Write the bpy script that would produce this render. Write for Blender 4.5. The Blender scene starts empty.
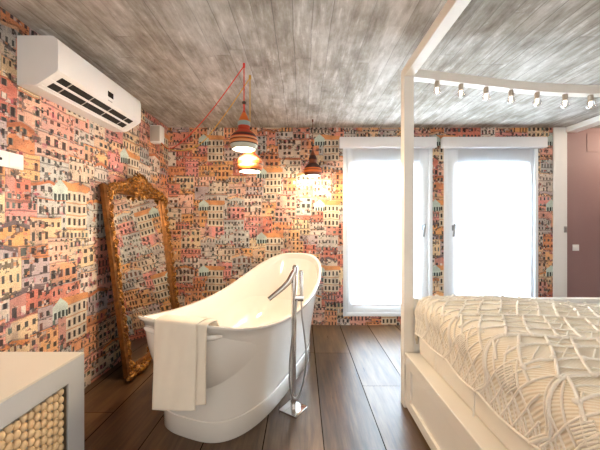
import bpy, bmesh, math, random
from mathutils import Vector, Matrix

random.seed(7)
PI = math.pi
C = bpy.context.scene.collection
SC = bpy.context.scene

# ------------------------------------------------------------------ camera, world, daylight, exposure
cam_d = bpy.data.cameras.new('camera')
cam = bpy.data.objects.new('camera', cam_d)
C.objects.link(cam)
cam_d.sensor_width = 36.0
cam_d.lens = 290.0 / 600.0 * 36.0
cam_d.shift_x = -2.0 / 600.0
cam_d.shift_y = -1.0 / 600.0
cam_d.clip_start = 0.05
cam.location = (0, 0, 1.30)
cam.rotation_euler = (PI / 2, 0, 0)
SC.camera = cam

world = bpy.data.worlds.new('world')
SC.world = world
world.use_nodes = True
wb = world.node_tree.nodes['Background']
wb.inputs['Color'].default_value = (1.0, 0.965, 0.915, 1)
wb.inputs['Strength'].default_value = 1.08

SC.view_settings.view_transform = 'Standard'
SC.view_settings.look = 'None'
SC.view_settings.gamma = 1.0
SC.view_settings.use_curve_mapping = False
SC.view_settings.exposure = 0.83

DAY_POWER = 520.0
for wx in (1.10, 2.44):                       # daylight standing outside each window
    ld = bpy.data.lights.new('daylight', 'AREA')
    ld.shape = 'RECTANGLE'
    ld.size, ld.size_y = 1.3, 2.5
    ld.energy = DAY_POWER
    ld.color = (0.80, 0.91, 1.0)
    lo = bpy.data.objects.new('daylight', ld)
    C.objects.link(lo)
    lo.location = (wx, 4.6, 1.35)
    lo.rotation_euler = (PI / 2, 0, PI)
    lo.rotation_euler = (-PI / 2, 0, 0)

LAMP_POWER = (24.0, 19.0, 20.0)
LAMP_COLOR = (1.0, 0.79, 0.54)

# ------------------------------------------------------------------ mesh helpers
class MB:
    def __init__(self):
        self.bm = bmesh.new()

    def box(self, x0, x1, y0, y1, z0, z1, bev=0.0, seg=2):
        r = bmesh.ops.create_cube(self.bm, size=1.0)
        vs = r['verts']
        bmesh.ops.scale(self.bm, vec=(abs(x1 - x0), abs(y1 - y0), abs(z1 - z0)), verts=vs)
        bmesh.ops.translate(self.bm, vec=((x0 + x1) / 2, (y0 + y1) / 2, (z0 + z1) / 2), verts=vs)
        if bev > 0:
            es = list({e for v in vs for e in v.link_edges})
            bmesh.ops.bevel(self.bm, geom=es, offset=bev, segments=seg, affect='EDGES', profile=0.5)
        return self

    def lathe(self, prof, cx=0, cy=0, cz=0, n=28, M=None):
        rings = []
        for r, z in prof:
            if r < 1e-6:
                rings.append([self.bm.verts.new((cx, cy, cz + z))])
            else:
                rings.append([self.bm.verts.new((cx + r * math.cos(2 * PI * i / n), cy + r * math.sin(2 * PI * i / n), cz + z)) for i in range(n)])
        for a, b in zip(rings, rings[1:]):
            if len(a) == 1 and len(b) == 1:
                continue
            if len(a) == 1:
                for i in range(n):
                    self.bm.faces.new((a[0], b[i], b[(i + 1) % n]))
            elif len(b) == 1:
                for i in range(n):
                    self.bm.faces.new((a[i], a[(i + 1) % n], b[0]))
            else:
                for i in range(n):
                    self.bm.faces.new((a[i], a[(i + 1) % n], b[(i + 1) % n], b[i]))
        if M is not None:
            bmesh.ops.transform(self.bm, matrix=M, verts=[v for r in rings for v in r])
        return self

    def tube(self, pts, rad, n=8, caps=True):
        pts = [Vector(p) for p in pts]
        rads = rad if isinstance(rad, (list, tuple)) else [rad] * len(pts)
        rings = []
        prev = None
        for i, p in enumerate(pts):
            t = (pts[min(i + 1, len(pts) - 1)] - pts[max(i - 1, 0)])
            if t.length < 1e-9:
                t = Vector((0, 0, 1))
            t.normalize()
            if prev is None:
                ref = Vector((0, 0, 1)) if abs(t.z) < 0.9 else Vector((1, 0, 0))
                nrm = t.cross(ref).normalized()
            else:
                nrm = (prev - t * prev.dot(t))
                if nrm.length < 1e-6:
                    nrm = t.cross(Vector((1, 0, 0)))
                nrm.normalize()
            prev = nrm
            bn = t.cross(nrm)
            rings.append([self.bm.verts.new(p + (nrm * math.cos(2 * PI * k / n) + bn * math.sin(2 * PI * k / n)) * rads[i]) for k in range(n)])
        for a, b in zip(rings, rings[1:]):
            for k in range(n):
                self.bm.faces.new((a[k], a[(k + 1) % n], b[(k + 1) % n], b[k]))
        if caps:
            self.bm.faces.new(list(reversed(rings[0])))
            self.bm.faces.new(rings[-1])
        return self

    def ball(self, c, r, sc=(1, 1, 1), M=None, u=10, v=7):
        m = Matrix.Translation(Vector(c)) @ (M if M is not None else Matrix.Identity(4)) @ Matrix.Diagonal((sc[0] * r, sc[1] * r, sc[2] * r, 1))
        new = self.bm.verts.new
        rings = [[new(m @ Vector((math.sin(PI * j / v) * math.cos(2 * PI * i / u), math.sin(PI * j / v) * math.sin(2 * PI * i / u), math.cos(PI * j / v)))) for i in range(u)] for j in range(1, v)]
        t, b = new(m @ Vector((0, 0, 1))), new(m @ Vector((0, 0, -1)))
        for i in range(u):
            k = (i + 1) % u
            self.bm.faces.new((t, rings[0][i], rings[0][k]))
            self.bm.faces.new((b, rings[-1][k], rings[-1][i]))
            for p, q in zip(rings, rings[1:]):
                self.bm.faces.new((p[i], q[i], q[k], p[k]))
        return self

    def prism(self, poly, axis, a0, a1):
        """poly: 2-D points; axis 'y': points are (x, z); 'x': (y, z); 'z': (x, y)"""
        def P(p, a):
            if axis == 'y':
                return (p[0], a, p[1])
            if axis == 'x':
                return (a, p[0], p[1])
            return (p[0], p[1], a)
        v0 = [self.bm.verts.new(P(p, a0)) for p in poly]
        v1 = [self.bm.verts.new(P(p, a1)) for p in poly]
        n = len(poly)
        for i in range(n):
            self.bm.faces.new((v0[i], v0[(i + 1) % n], v1[(i + 1) % n], v1[i]))
        self.bm.faces.new(v0)
        self.bm.faces.new(list(reversed(v1)))
        return self

    def grid(self, P):
        vs = [[self.bm.verts.new(p) for p in row] for row in P]
        for a, b in zip(vs, vs[1:]):
            for i in range(len(a) - 1):
                self.bm.faces.new((a[i], a[i + 1], b[i + 1], b[i]))
        return vs

    def xf(self, M):
        bmesh.ops.transform(self.bm, matrix=M, verts=self.bm.verts[:])
        return self

    def build(self, name, mat, parent=None, smooth=True, angle=40):
        bmesh.ops.recalc_face_normals(self.bm, faces=self.bm.faces[:])
        me = bpy.data.meshes.new(name)
        if smooth:
            ca = math.radians(angle)
            for f in self.bm.faces:
                f.smooth = True
            for e in self.bm.edges:
                if len(e.link_faces) == 2:
                    try:
                        e.smooth = e.calc_face_angle() < ca
                    except ValueError:
                        pass
        self.bm.to_mesh(me)
        self.bm.free()
        me.materials.append(mat)
        o = bpy.data.objects.new(name, me)
        C.objects.link(o)
        if parent is not None:
            o.parent = parent
        return o


def thing(name, label, cat, loc=(0, 0, 0), group=None):
    o = bpy.data.objects.new(name, None)
    o.empty_display_size = 0.05
    C.objects.link(o)
    o.location = loc
    o['label'] = label
    o['category'] = cat
    if group:
        o['group'] = group
    return o


def tag(o, label, cat, group=None):
    o['label'] = label
    o['category'] = cat
    if group:
        o['group'] = group
    return o


def structure(o):
    o['kind'] = 'structure'
    return o


def unparented_local(o, root):
    """shift mesh data built in world space into the local space of a translated root"""
    o.data.transform(Matrix.Translation(-root.location))
    return o


# ------------------------------------------------------------------ node helpers
class NT:
    def __init__(self, name):
        self.m = bpy.data.materials.new(name)
        self.m.use_nodes = True
        self.t = self.m.node_tree
        self.t.nodes.clear()
        self.out = self.t.nodes.new('ShaderNodeOutputMaterial')

    def n(self, kind, **kw):
        nd = self.t.nodes.new(kind)
        for k, v in kw.items():
            setattr(nd, k, v)
        return nd

    def put(self, sock, v):
        if isinstance(v, bpy.types.NodeSocket):
            self.t.links.new(v, sock)
        else:
            sock.default_value = v

    def math(self, op, a, b=None, c=None, clamp=False):
        nd = self.n('ShaderNodeMath', operation=op)
        nd.use_clamp = clamp
        self.put(nd.inputs[0], a)
        if b is not None:
            self.put(nd.inputs[1], b)
        if c is not None:
            self.put(nd.inputs[2], c)
        return nd.outputs[0]

    def add(self, a, b): return self.math('ADD', a, b)
    def sub(self, a, b): return self.math('SUBTRACT', a, b)
    def mul(self, a, b): return self.math('MULTIPLY', a, b)
    def div(self, a, b): return self.math('DIVIDE', a, b)
    def lt(self, a, b): return self.math('LESS_THAN', a, b)
    def gt(self, a, b): return self.math('GREATER_THAN', a, b)
    def floor(self, a): return self.math('FLOOR', a)
    def fract(self, a): return self.math('FRACT', a)
    def absv(self, a): return self.math('ABSOLUTE', a)

    def mixf(self, f, a, b):
        nd = self.n('ShaderNodeMix', data_type='FLOAT')
        self.put(nd.inputs[0], f)
        self.put(nd.inputs[2], a)
        self.put(nd.inputs[3], b)
        return nd.outputs[0]

    def mixc(self, f, a, b, blend='MIX'):
        nd = self.n('ShaderNodeMix', data_type='RGBA', blend_type=blend)
        self.put(nd.inputs[0], f)
        self.put(nd.inputs[6], a)
        self.put(nd.inputs[7], b)
        return nd.outputs[2]

    def xyz(self, x, y, z=0.0):
        nd = self.n('ShaderNodeCombineXYZ')
        self.put(nd.inputs[0], x)
        self.put(nd.inputs[1], y)
        self.put(nd.inputs[2], z)
        return nd.outputs[0]

    def white(self, x, y, z=0.0):
        nd = self.n('ShaderNodeTexWhiteNoise', noise_dimensions='3D')
        self.put(nd.inputs['Vector'], self.xyz(x, y, z))
        return nd.outputs['Value']

    def noise(self, vec, scale, detail=3.0, rough=0.55):
        nd = self.n('ShaderNodeTexNoise', noise_dimensions='3D')
        self.put(nd.inputs['Vector'], vec)
        nd.inputs['Scale'].default_value = scale
        nd.inputs['Detail'].default_value = detail
        nd.inputs['Roughness'].default_value = rough
        return nd.outputs['Fac']

    def ramp(self, f, stops, const=False):
        nd = self.n('ShaderNodeValToRGB')
        cr = nd.color_ramp
        cr.interpolation = 'CONSTANT' if const else 'LINEAR'
        while len(cr.elements) > 1:
            cr.elements.remove(cr.elements[-1])
        cr.elements[0].position = stops[0][0]
        cr.elements[0].color = (*stops[0][1], 1)
        for p, c in stops[1:]:
            e = cr.elements.new(p)
            e.color = (*c, 1)
        self.put(nd.inputs[0], f)
        return nd.outputs[0]

    def pos(self):
        g = self.n('ShaderNodeNewGeometry')
        s = self.n('ShaderNodeSeparateXYZ')
        self.t.links.new(g.outputs['Position'], s.inputs[0])
        return s.outputs[0], s.outputs[1], s.outputs[2]

    def obj(self):
        g = self.n('ShaderNodeTexCoord')
        s = self.n('ShaderNodeSeparateXYZ')
        self.t.links.new(g.outputs['Object'], s.inputs[0])
        return g.outputs['Object'], s.outputs[0], s.outputs[1], s.outputs[2]

    def bump(self, h, strength=0.3, dist=0.01):
        nd = self.n('ShaderNodeBump')
        nd.inputs['Strength'].default_value = strength
        nd.inputs['Distance'].default_value = dist
        self.put(nd.inputs['Height'], h)
        return nd.outputs[0]

    def bsdf(self, color, rough=0.5, metal=0.0, normal=None, spec=0.5, coat=0.0, sheen=0.0):
        b = self.n('ShaderNodeBsdfPrincipled')
        self.put(b.inputs['Base Color'], color if isinstance(color, bpy.types.NodeSocket) else (*color, 1))
        self.put(b.inputs['Roughness'], rough)
        b.inputs['Metallic'].default_value = metal
        b.inputs['Specular IOR Level'].default_value = spec
        b.inputs['Coat Weight'].default_value = coat
        b.inputs['Sheen Weight'].default_value = sheen
        if normal is not None:
            self.t.links.new(normal, b.inputs['Normal'])
        self.t.links.new(b.outputs[0], self.out.inputs[0])
        return self.m


def srgb(r, g, b):
    f = lambda c: (c / 255 / 12.92) if c / 255 <= 0.04045 else ((c / 255 + 0.055) / 1.055) ** 2.4
    return (f(r), f(g), f(b))


def plain(name, col, rough=0.5, metal=0.0, var=0.04, scale=6.0, bump=0.0, bscale=80.0, **kw):
    """base colour with a little procedural variation and optional fine bump"""
    t = NT(name)
    v, x, y, z = t.obj()
    nz = t.noise(v, scale, 3)
    dark = tuple(c * (1 - var) for c in col)
    lite = tuple(min(1, c * (1 + var)) for c in col)
    c = t.ramp(nz, [(0.3, dark), (0.7, lite)])
    nrm = None
    if bump > 0:
        nrm = t.bump(t.noise(v, bscale, 2), bump, 0.004)
    return t.bsdf(c, rough, metal, nrm, **kw)


def wallpaper(name, axis, shift=0.0, MU0=0.0):
    """printed wallpaper: a hillside village of stacked painted houses with small windows"""
    t = NT(name)
    px, py, pz = t.pos()
    u = px if axis == 'x' else py
    u = t.add(u, 31.37 + shift)
    v = t.add(pz, 10.0)
    # slight warp so that lines are not perfectly ruled
    wv = t.xyz(u, v, 0.0)
    w1 = t.sub(t.noise(wv, 7.0, 2), 0.5)
    v = t.add(v, t.mul(w1, 0.030))
    W, H = 0.44, 0.150

    walls = [srgb(238, 162, 112), srgb(240, 196, 152), srgb(230, 138, 116), srgb(224, 206, 184), srgb(240, 180, 120),
             srgb(204, 196, 188), srgb(238, 168, 150), srgb(226, 136, 80), srgb(238, 210, 166), srgb(192, 174, 178),
             srgb(242, 190, 166), srgb(214, 108, 88), srgb(232, 218, 204), srgb(236, 166, 94), srgb(188, 192, 190), srgb(234, 146, 142)]
    nW = len(walls)
    wall_stops = [(i / nW, c) for i, c in enumerate(walls)]
    roofs = [(0.0, srgb(226, 150, 96)), (0.3, srgb(196, 120, 84)), (0.55, srgb(236, 190, 150)), (0.75, srgb(120, 104, 106)), (0.88, srgb(206, 190, 180))]
    panes = [(0.0, srgb(38, 32, 38)), (0.35, srgb(58, 62, 66)), (0.6, srgb(50, 42, 42)), (0.80, srgb(92, 112, 108)), (0.88, srgb(112, 70, 60)), (0.96, srgb(232, 224, 210))]

    rowf = t.div(v, H)
    row = t.floor(rowf)
    fy = t.sub(rowf, row)

    def house(r, yloc, seed):
        # yloc: height above the base of that row in units of H
        off = t.white(r, seed, 1.0)
        uu = t.add(t.div(u, W), t.mul(off, 7.0))
        col = t.floor(uu)
        fx = t.sub(uu, col)
        s = t.add(0.34, t.mul(t.white(col, r, seed + 2), 0.32))
        right = t.gt(fx, s)
        hid = t.add(t.mul(col, 2.0), right)
        wl = t.div(fx, s)
        wr = t.div(t.sub(fx, s), t.sub(1.0, s))
        lx = t.mixf(right, wl, wr)
        width = t.mul(t.mixf(right, s, t.sub(1.0, s)), W)
        a = t.white(hid, r, seed + 3)
        b = t.white(hid, r, seed + 4)
        c = t.white(hid, r, seed + 5)
        # outline of the top: flat or gabled
        gable = t.gt(b, 0.84)
        slope = t.mul(t.mul(t.absv(t.sub(lx, 0.5)), gable), 0.42)
        top = t.sub(t.add(1.02, t.mul(a, 0.98)), slope)
        colr = t.ramp(t.white(hid, r, seed + 6), wall_stops, True)
        # a second wall of the same building turned away from the sun in the print
        turned = t.lt(lx, t.mul(t.gt(c, 0.55), 0.36))
        colr = t.mixc(t.mul(turned, 0.42), colr, (*srgb(170, 150, 150), 1))
        colr = t.mixc(t.mul(t.noise(t.xyz(u, v, seed), 26.0, 3), 0.30), colr, (*srgb(250, 226, 200), 1))
        # windows
        nwin = t.math('MAXIMUM', t.math('ROUND', t.div(width, t.add(0.036, t.mul(c, 0.026)))), 1.0)
        wx = t.mul(lx, nwin)
        wi = t.floor(wx)
        wfx = t.absv(t.sub(t.sub(wx, wi), 0.5))
        ym = t.add(t.div(yloc, t.add(0.44, t.mul(b, 0.14))), t.mul(a, 3.0))
        wj = t.floor(ym)
        wfy = t.sub(ym, wj)
        wn = t.white(t.add(wi, t.mul(hid, 13.0)), wj, t.add(r, seed))
        tall = t.add(0.23, t.mul(t.gt(t.white(hid, wj, seed + 9), 0.6), 0.12))
        inw = t.mul(t.lt(wfx, t.add(0.17, t.mul(c, 0.09))), t.lt(t.absv(t.sub(wfy, 0.5)), tall))
        inw = t.mul(inw, t.gt(wn, 0.16))
        shut = t.mul(t.mul(t.lt(wfx, 0.36), t.lt(t.absv(t.sub(wfy, 0.5)), tall)), t.gt(t.white(hid, r, seed + 11), 0.78))
        shut = t.mul(shut, t.gt(wn, 0.16))
        colr = t.mixc(t.mul(shut, 0.75), colr, t.ramp(t.white(hid, r, seed + 12), [(0, srgb(104, 122, 112)), (0.3, srgb(150, 92, 70)), (0.6, srgb(120, 128, 136)), (0.8, srgb(214, 206, 196))], True))
        colr = t.mixc(t.mul(inw, 0.92), colr, t.ramp(wn, panes, True))
        # balconies and sills: a dark line below some floors
        bal = t.mul(t.lt(t.absv(t.sub(wfy, 0.14)), 0.07), t.gt(t.white(t.add(hid, 3.0), wj, t.add(r, seed)), 0.66))
        colr = t.mixc(t.mul(bal, 0.6), colr, (*srgb(86, 74, 78), 1))
        # roof or cornice along the top
        dtop = t.sub(top, yloc)
        rooft = t.add(t.mul(t.gt(a, 0.45), 0.05), t.mul(gable, 0.13))
        colr = t.mixc(t.lt(dtop, rooft), colr, t.ramp(t.white(hid, r, seed + 7), roofs, True))
        edge = t.lt(t.mul(lx, width), 0.004)
        colr = t.mixc(t.mul(edge, 0.35), colr, (*srgb(90, 70, 70), 1))
        return top, colr

    topF, colF = house(t.sub(row, 1.0), t.add(fy, 1.0), 20.0)
    topB, colB = house(row, fy, 20.0)
    front = t.lt(t.add(fy, 1.0), topF)
    col = t.mixc(front, colB, colF)
    # printed dark seam just above each front roof
    shade = t.lt(t.absv(t.sub(t.sub(t.add(fy, 1.0), topF), 0.03)), 0.035)
    col = t.mixc(t.mul(shade, 0.45), col, (*srgb(84, 70, 74), 1))
    # awnings, terraces, stairs and laundry crowded between the houses
    bl = t.white(t.floor(t.div(u, 0.017)), t.floor(t.div(v, 0.021)), 3.0)
    jam = t.noise(t.xyz(u, t.mul(v, 1.5), 21.0), 11.0, 3, 0.6)
    junk = t.ramp(bl, [(0.0, srgb(44, 38, 42)), (0.30, srgb(100, 90, 92)), (0.48, srgb(178, 166, 160)), (0.60, srgb(206, 142, 104)), (0.70, srgb(74, 70, 74)), (0.82, srgb(226, 212, 196)), (0.92, srgb(186, 100, 98))], True)
    col = t.mixc(t.mul(t.gt(jam, 0.565), 0.78), col, junk)
    # bushes
    g = t.noise(t.xyz(u, v, 4.0), 15.0, 4, 0.65)
    g2 = t.noise(t.xyz(u, v, 9.0), 44.0, 3, 0.65)
    veg = t.mul(t.gt(g, 0.615), t.gt(g2, 0.47))
    col = t.mixc(t.mul(veg, 0.85), col, t.ramp(g2, [(0.45, srgb(76, 78, 68)), (0.58, srgb(112, 120, 98)), (0.7, srgb(166, 156, 138))]))
    p = t.noise(t.xyz(u, v, 14.0), 9.0, 2)
    col = t.mixc(t.mul(t.gt(p, 0.66), 0.40), col, (*srgb(206, 96, 124), 1))
    # the returning landmark: a pale gabled house with an orange roof, in half drop repeat
    PU, PV = 1.49, 0.84
    su = t.div(t.sub(u, 31.37 + MU0), PU)
    cu = t.floor(su)
    lu = t.mul(t.sub(su, cu), PU)
    sv = t.add(t.div(t.sub(v, 10.0 + 1.50), PV), 0.40)
    second = t.gt(lu, PU / 2)
    lu = t.sub(lu, t.mul(second, PU / 2))
    sv = t.add(sv, t.mul(second, 0.5))
    lv = t.mul(t.sub(t.sub(sv, t.floor(sv)), 0.40), PV)
    gtop = t.sub(0.115, t.mul(t.absv(t.sub(lu, 0.065)), 0.85))
    ingab = t.mul(t.mul(t.lt(lu, 0.13), t.lt(lv, gtop)), t.gt(lv, -0.03))
    gcol = t.mixc(t.mul(t.lt(lv, 0.018), t.gt(t.fract(t.mul(lu, 30.0)), 0.35)), (*srgb(206, 222, 212), 1), (*srgb(66, 78, 76), 1))
    inroof = t.mul(t.mul(t.gt(lu, 0.065), t.lt(lu, 0.335)), t.mul(t.gt(lv, 0.050), t.lt(lv, t.add(0.112, t.mul(lu, -0.05)))))
    infac = t.mul(t.mul(t.gt(lu, 0.115), t.lt(lu, 0.315)), t.mul(t.gt(lv, -0.235), t.lt(lv, 0.055)))
    fwx = t.absv(t.sub(t.fract(t.div(t.sub(lu, 0.12), 0.0485)), 0.5))
    fwy = t.absv(t.sub(t.fract(t.div(t.sub(lv, 0.048), 0.0935)), 0.5))
    fwin = t.mul(t.lt(fwx, 0.21), t.lt(fwy, 0.27))
    flat = t.lt(fwy, 0.0)
    fcol = t.mixc(t.gt(fwy, 0.45), (*srgb(226, 212, 188), 1), (*srgb(206, 160, 126), 1))
    fcol = t.mixc(t.mul(t.lt(fwx, 0.36), t.mul(t.lt(fwy, 0.27), t.lt(lv, -0.05))), fcol, (*srgb(206, 186, 160), 1))
    fcol = t.mixc(fwin, fcol, (*srgb(58, 56, 58), 1))
    col = t.mixc(infac, col, fcol)
    col = t.mixc(inroof, col, (*srgb(230, 160, 106), 1))
    col = t.mixc(ingab, col, gcol)
    fine = t.noise(t.xyz(u, v, 2.0), 130.0, 2, 0.7)
    col = t.mixc(1.0, col, t.ramp(fine, [(0.32, (0.62, 0.60, 0.60)), (0.55, (1.0, 1.0, 1.0)), (0.8, (1.12, 1.12, 1.12))]), 'MULTIPLY')
    tone = t.noise(t.xyz(u, v, 33.0), 6.5, 3, 0.6)
    col = t.mixc(1.0, col, t.ramp(tone, [(0.34, (0.66, 0.64, 0.66)), (0.54, (0.97, 0.96, 0.95)), (0.75, (1.06, 1.06, 1.06))]), 'MULTIPLY')
    hs = t.n('ShaderNodeHueSaturation')
    hs.inputs['Saturation'].default_value = 1.0
    hs.inputs['Value'].default_value = 1.0
    t.put(hs.inputs['Color'], col)
    return t.bsdf(hs.outputs[0], 0.55, spec=0.25)


def concrete_ceiling():
    t = NT('board marked concrete')
    x, y, z = t.pos()
    wob = t.mul(t.sub(t.noise(t.xyz(x, y, 3.0), 3.0, 2), 0.5), 0.02)
    bu = t.div(t.add(t.add(x, 20.0), wob), 0.118)
    bi = t.floor(bu)
    bf = t.sub(bu, bi)
    yl = t.add(t.mul(y, 0.55), t.mul(t.white(bi, 9.0), 5.0))
    yi = t.floor(yl)
    tint = t.white(bi, 3.0, yi)
    streak = t.noise(t.xyz(x, t.mul(y, 0.13), t.add(t.mul(bi, 0.37), t.mul(yi, 0.21))), 26.0, 5, 0.66)
    cloud = t.noise(t.xyz(x, t.mul(y, 0.7), 0.0), 2.0, 4, 0.62)
    spots = t.noise(t.xyz(x, t.mul(y, 0.45), 5.0), 8.5, 6, 0.72)
    f = t.add(t.add(t.mul(streak, 0.42), t.mul(tint, 0.06)), t.add(t.mul(cloud, 0.53), t.mul(spots, 0.52)))
    col = t.ramp(f, [(0.50, srgb(94, 85, 74)), (0.61, srgb(136, 128, 116)), (0.73, srgb(168, 161, 150)), (0.86, srgb(200, 195, 187)), (1.0, srgb(222, 219, 213))])
    line = t.math('MAXIMUM', t.lt(bf, 0.05), t.mul(t.lt(t.sub(yl, yi), 0.006), 0.45))
    col = t.mixc(t.mul(line, t.mul(t.white(bi, 1.0, 2.0), 0.6)), col, (*srgb(96, 90, 86), 1))
    chalk = t.mul(t.gt(streak, 0.58), t.gt(spots, 0.53))
    col = t.mixc(t.mul(chalk, 0.28), col, (*srgb(232, 230, 226), 1))
    nrm = t.bump(t.add(t.add(streak, t.mul(spots, 0.6)), t.mul(line, -0.5)), 0.3, 0.004)
    return t.bsdf(col, 0.75, normal=nrm, spec=0.2)


def wood_floor():
    t = NT('dark oak planks')
    x, y, z = t.pos()
    PW = 0.357
    bu = t.div(t.sub(x, 0.485 - 20 * PW), PW)
    bi = t.floor(bu)
    bf = t.sub(bu, bi)
    yl = t.add(t.div(y, 1.9), t.mul(t.white(bi, 5.0), 9.0))
    yi = t.floor(yl)
    yf = t.sub(yl, yi)
    tint = t.white(bi, yi, 2.0)
    grain = t.noise(t.xyz(x, t.mul(y, 0.07), t.add(t.mul(bi, 0.71), t.mul(yi, 0.3))), 48.0, 5, 0.62)
    broad = t.noise(t.xyz(x, t.mul(y, 0.14), t.mul(bi, 1.3)), 14.0, 4, 0.6)
    f = t.add(t.mul(grain, 0.42), t.add(t.mul(tint, 0.16), t.mul(broad, 0.46)))
    col = t.ramp(f, [(0.34, srgb(46, 32, 20)), (0.48, srgb(78, 56, 37)), (0.62, srgb(104, 79, 54)), (0.8, srgb(138, 111, 82))])
    seam = t.math('MAXIMUM', t.lt(t.absv(t.sub(bf, 0.5)), -1.0), t.gt(t.absv(t.sub(bf, 0.5)), 0.4903))
    end = t.gt(t.absv(t.sub(yf, 0.5)), 0.4990)
    seam = t.math('MAXIMUM', seam, end)
    col = t.mixc(t.mul(seam, 0.95), col, (*srgb(20, 15, 12), 1))
    rough = t.mixf(seam, t.add(0.22, t.mul(grain, 0.18)), 0.95)
    nrm = t.bump(t.sub(t.mul(grain, 0.5), t.mul(seam, 1.0)), 0.22, 0.003)
    m = t.bsdf(col, rough, normal=nrm, spec=0.5)
    pb = [n_ for n_ in t.t.nodes if n_.type == 'BSDF_PRINCIPLED'][0]
    t.t.links.new(t.mixf(seam, 0.5, 0.0), pb.inputs['Specular IOR Level'])
    return m


def blind_material():
    t = NT('translucent blind cloth')
    v, x, y, z = t.obj()
    nd = t.n('ShaderNodeBsdfTranslucent')
    nd.inputs['Color'].default_value = (0.80, 0.82, 0.84, 1)
    d = t.n('ShaderNodeBsdfDiffuse')
    c = t.ramp(t.noise(v, 220.0, 1), [(0.3, (0.78, 0.79, 0.80)), (0.7, (0.84, 0.85, 0.86))])
    t.t.links.new(c, d.inputs['Color'])
    m = t.n('ShaderNodeMixShader')
    m.inputs[0].default_value = 0.42
    t.t.links.new(nd.outputs[0], m.inputs[1])
    t.t.links.new(d.outputs[0], m.inputs[2])
    t.t.links.new(m.outputs[0], t.out.inputs[0])
    return t.m


def glass_material(name, tint=(1, 1, 1), refl=0.10):
    t = NT(name)
    tr = t.n('ShaderNodeBsdfTransparent')
    tr.inputs['Color'].default_value = (*tint, 1)
    g = t.n('ShaderNodeBsdfGlossy')
    g.inputs['Roughness'].default_value = 0.02
    lw = t.n('ShaderNodeLayerWeight')
    lw.inputs['Blend'].default_value = 0.35
    f = t.math('ADD', t.mul(lw.outputs['Facing'], 0.7), refl, clamp=True)
    m = t.n('ShaderNodeMixShader')
    t.t.links.new(f, m.inputs[0])
    t.t.links.new(tr.outputs[0], m.inputs[1])
    t.t.links.new(g.outputs[0], m.inputs[2])
    t.t.links.new(m.outputs[0], t.out.inputs[0])
    return t.m


def emit(name, col, s):
    t = NT(name)
    e = t.n('ShaderNodeEmission')
    e.inputs['Color'].default_value = (*col, 1)
    e.inputs['Strength'].default_value = s
    t.t.links.new(e.outputs[0], t.out.inputs[0])
    return t.m


def gold_material():
    t = NT('antique gilded carving')
    v, x, y, z = t.obj()
    nz = t.noise(v, 45.0, 4, 0.65)
    col = t.ramp(nz, [(0.34, srgb(62, 34, 14)), (0.5, srgb(132, 84, 34)), (0.62, srgb(190, 134, 64)), (0.78, srgb(232, 190, 116))])
    nrm = t.bump(t.noise(v, 95.0, 3), 0.6, 0.006)
    return t.bsdf(col, 0.36, 0.65, nrm)


def striped_shade(name, stops):
    """woven pendant shade; coloured rings by height above the shade's lower rim"""
    t = NT(name)
    v, x, y, z = t.obj()
    f = t.math('DIVIDE', z, 0.32)
    col = t.ramp(f, stops, True)
    strand = t.n('ShaderNodeTexWave', wave_type='BANDS', bands_direction='Z')
    strand.inputs['Scale'].default_value = 60.0
    t.t.links.new(v, strand.inputs['Vector'])
    nrm = t.bump(strand.outputs['Fac'], 0.4, 0.003)
    return t.bsdf(col, 0.6, normal=nrm, spec=0.3)


def crochet_base():
    t = NT('fine cotton cords')
    x, y, z = t.pos()
    vec = t.xyz(x, y, z)
    w = t.n('ShaderNodeTexWave', wave_type='BANDS', bands_direction='DIAGONAL')
    w.inputs['Scale'].default_value = 34.0
    w.inputs['Distortion'].default_value = 0.5
    w.inputs['Detail'].default_value = 2.0
    w.inputs['Detail Scale'].default_value = 1.2
    t.t.links.new(vec, w.inputs['Vector'])
    nz = t.noise(vec, 11.0, 3)
    col = t.ramp(t.add(t.mul(w.outputs['Fac'], 0.5), t.mul(nz, 0.5)), [(0.25, srgb(228, 214, 190)), (0.55, srgb(241, 231, 212)), (0.85, srgb(247, 240, 226))])
    nrm = t.bump(t.add(w.outputs['Fac'], t.mul(nz, 0.3)), 0.30, 0.004)
    return t.bsdf(col, 0.85, normal=nrm, spec=0.15)


M = {}
M['white_paint'] = plain('white paint', srgb(238, 236, 232), 0.42, var=0.015)
M['ivory_paint'] = plain('ivory lacquer', srgb(238, 233, 224), 0.40, var=0.02)
M['window_white'] = plain('white window profile', srgb(232, 236, 240), 0.35, var=0.01)
M['ceramic'] = plain('white tub enamel', srgb(229, 224, 215), 0.12, var=0.008, coat=0.4)
M['chrome'] = plain('polished chrome', srgb(214, 212, 210), 0.09, 1.0, var=0.02)
M['steel'] = plain('brushed steel', srgb(176, 174, 170), 0.3, 1.0, var=0.03)
M['handle'] = plain('dull grey alloy', srgb(134, 138, 142), 0.45, 0.3, var=0.02)
M['plastic'] = plain('white plastic', srgb(240, 238, 234), 0.32, var=0.01)
M['plastic_grey'] = plain('pale grey plastic', srgb(196, 190, 180), 0.4, var=0.02)
M['dark'] = plain('dark vent cavity', srgb(34, 31, 30), 0.6, var=0.1)
M['black'] = plain('black gloss', srgb(20, 20, 22), 0.2, var=0.1)
M['towel'] = plain('cotton towelling', srgb(240, 228, 208), 0.95, var=0.03, bump=0.5, bscale=420.0, sheen=0.2)
M['cabinet'] = plain('white lacquer in cool shade', srgb(206, 209, 212), 0.45, var=0.015)  # white carcass and doors, with cool shade painted into the colour
M['cabinet_top'] = plain('white counter in warm light', srgb(232, 226, 214), 0.35, var=0.01)  # same white as the carcass, with warm lamplight painted into the colour
M['bead'] = plain('turned beech', srgb(240, 210, 166), 0.40, var=0.10, scale=14.0)
M['mattress'] = plain('cream ticking', srgb(240, 233, 220), 0.85, var=0.02, bump=0.15, bscale=200)
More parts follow.
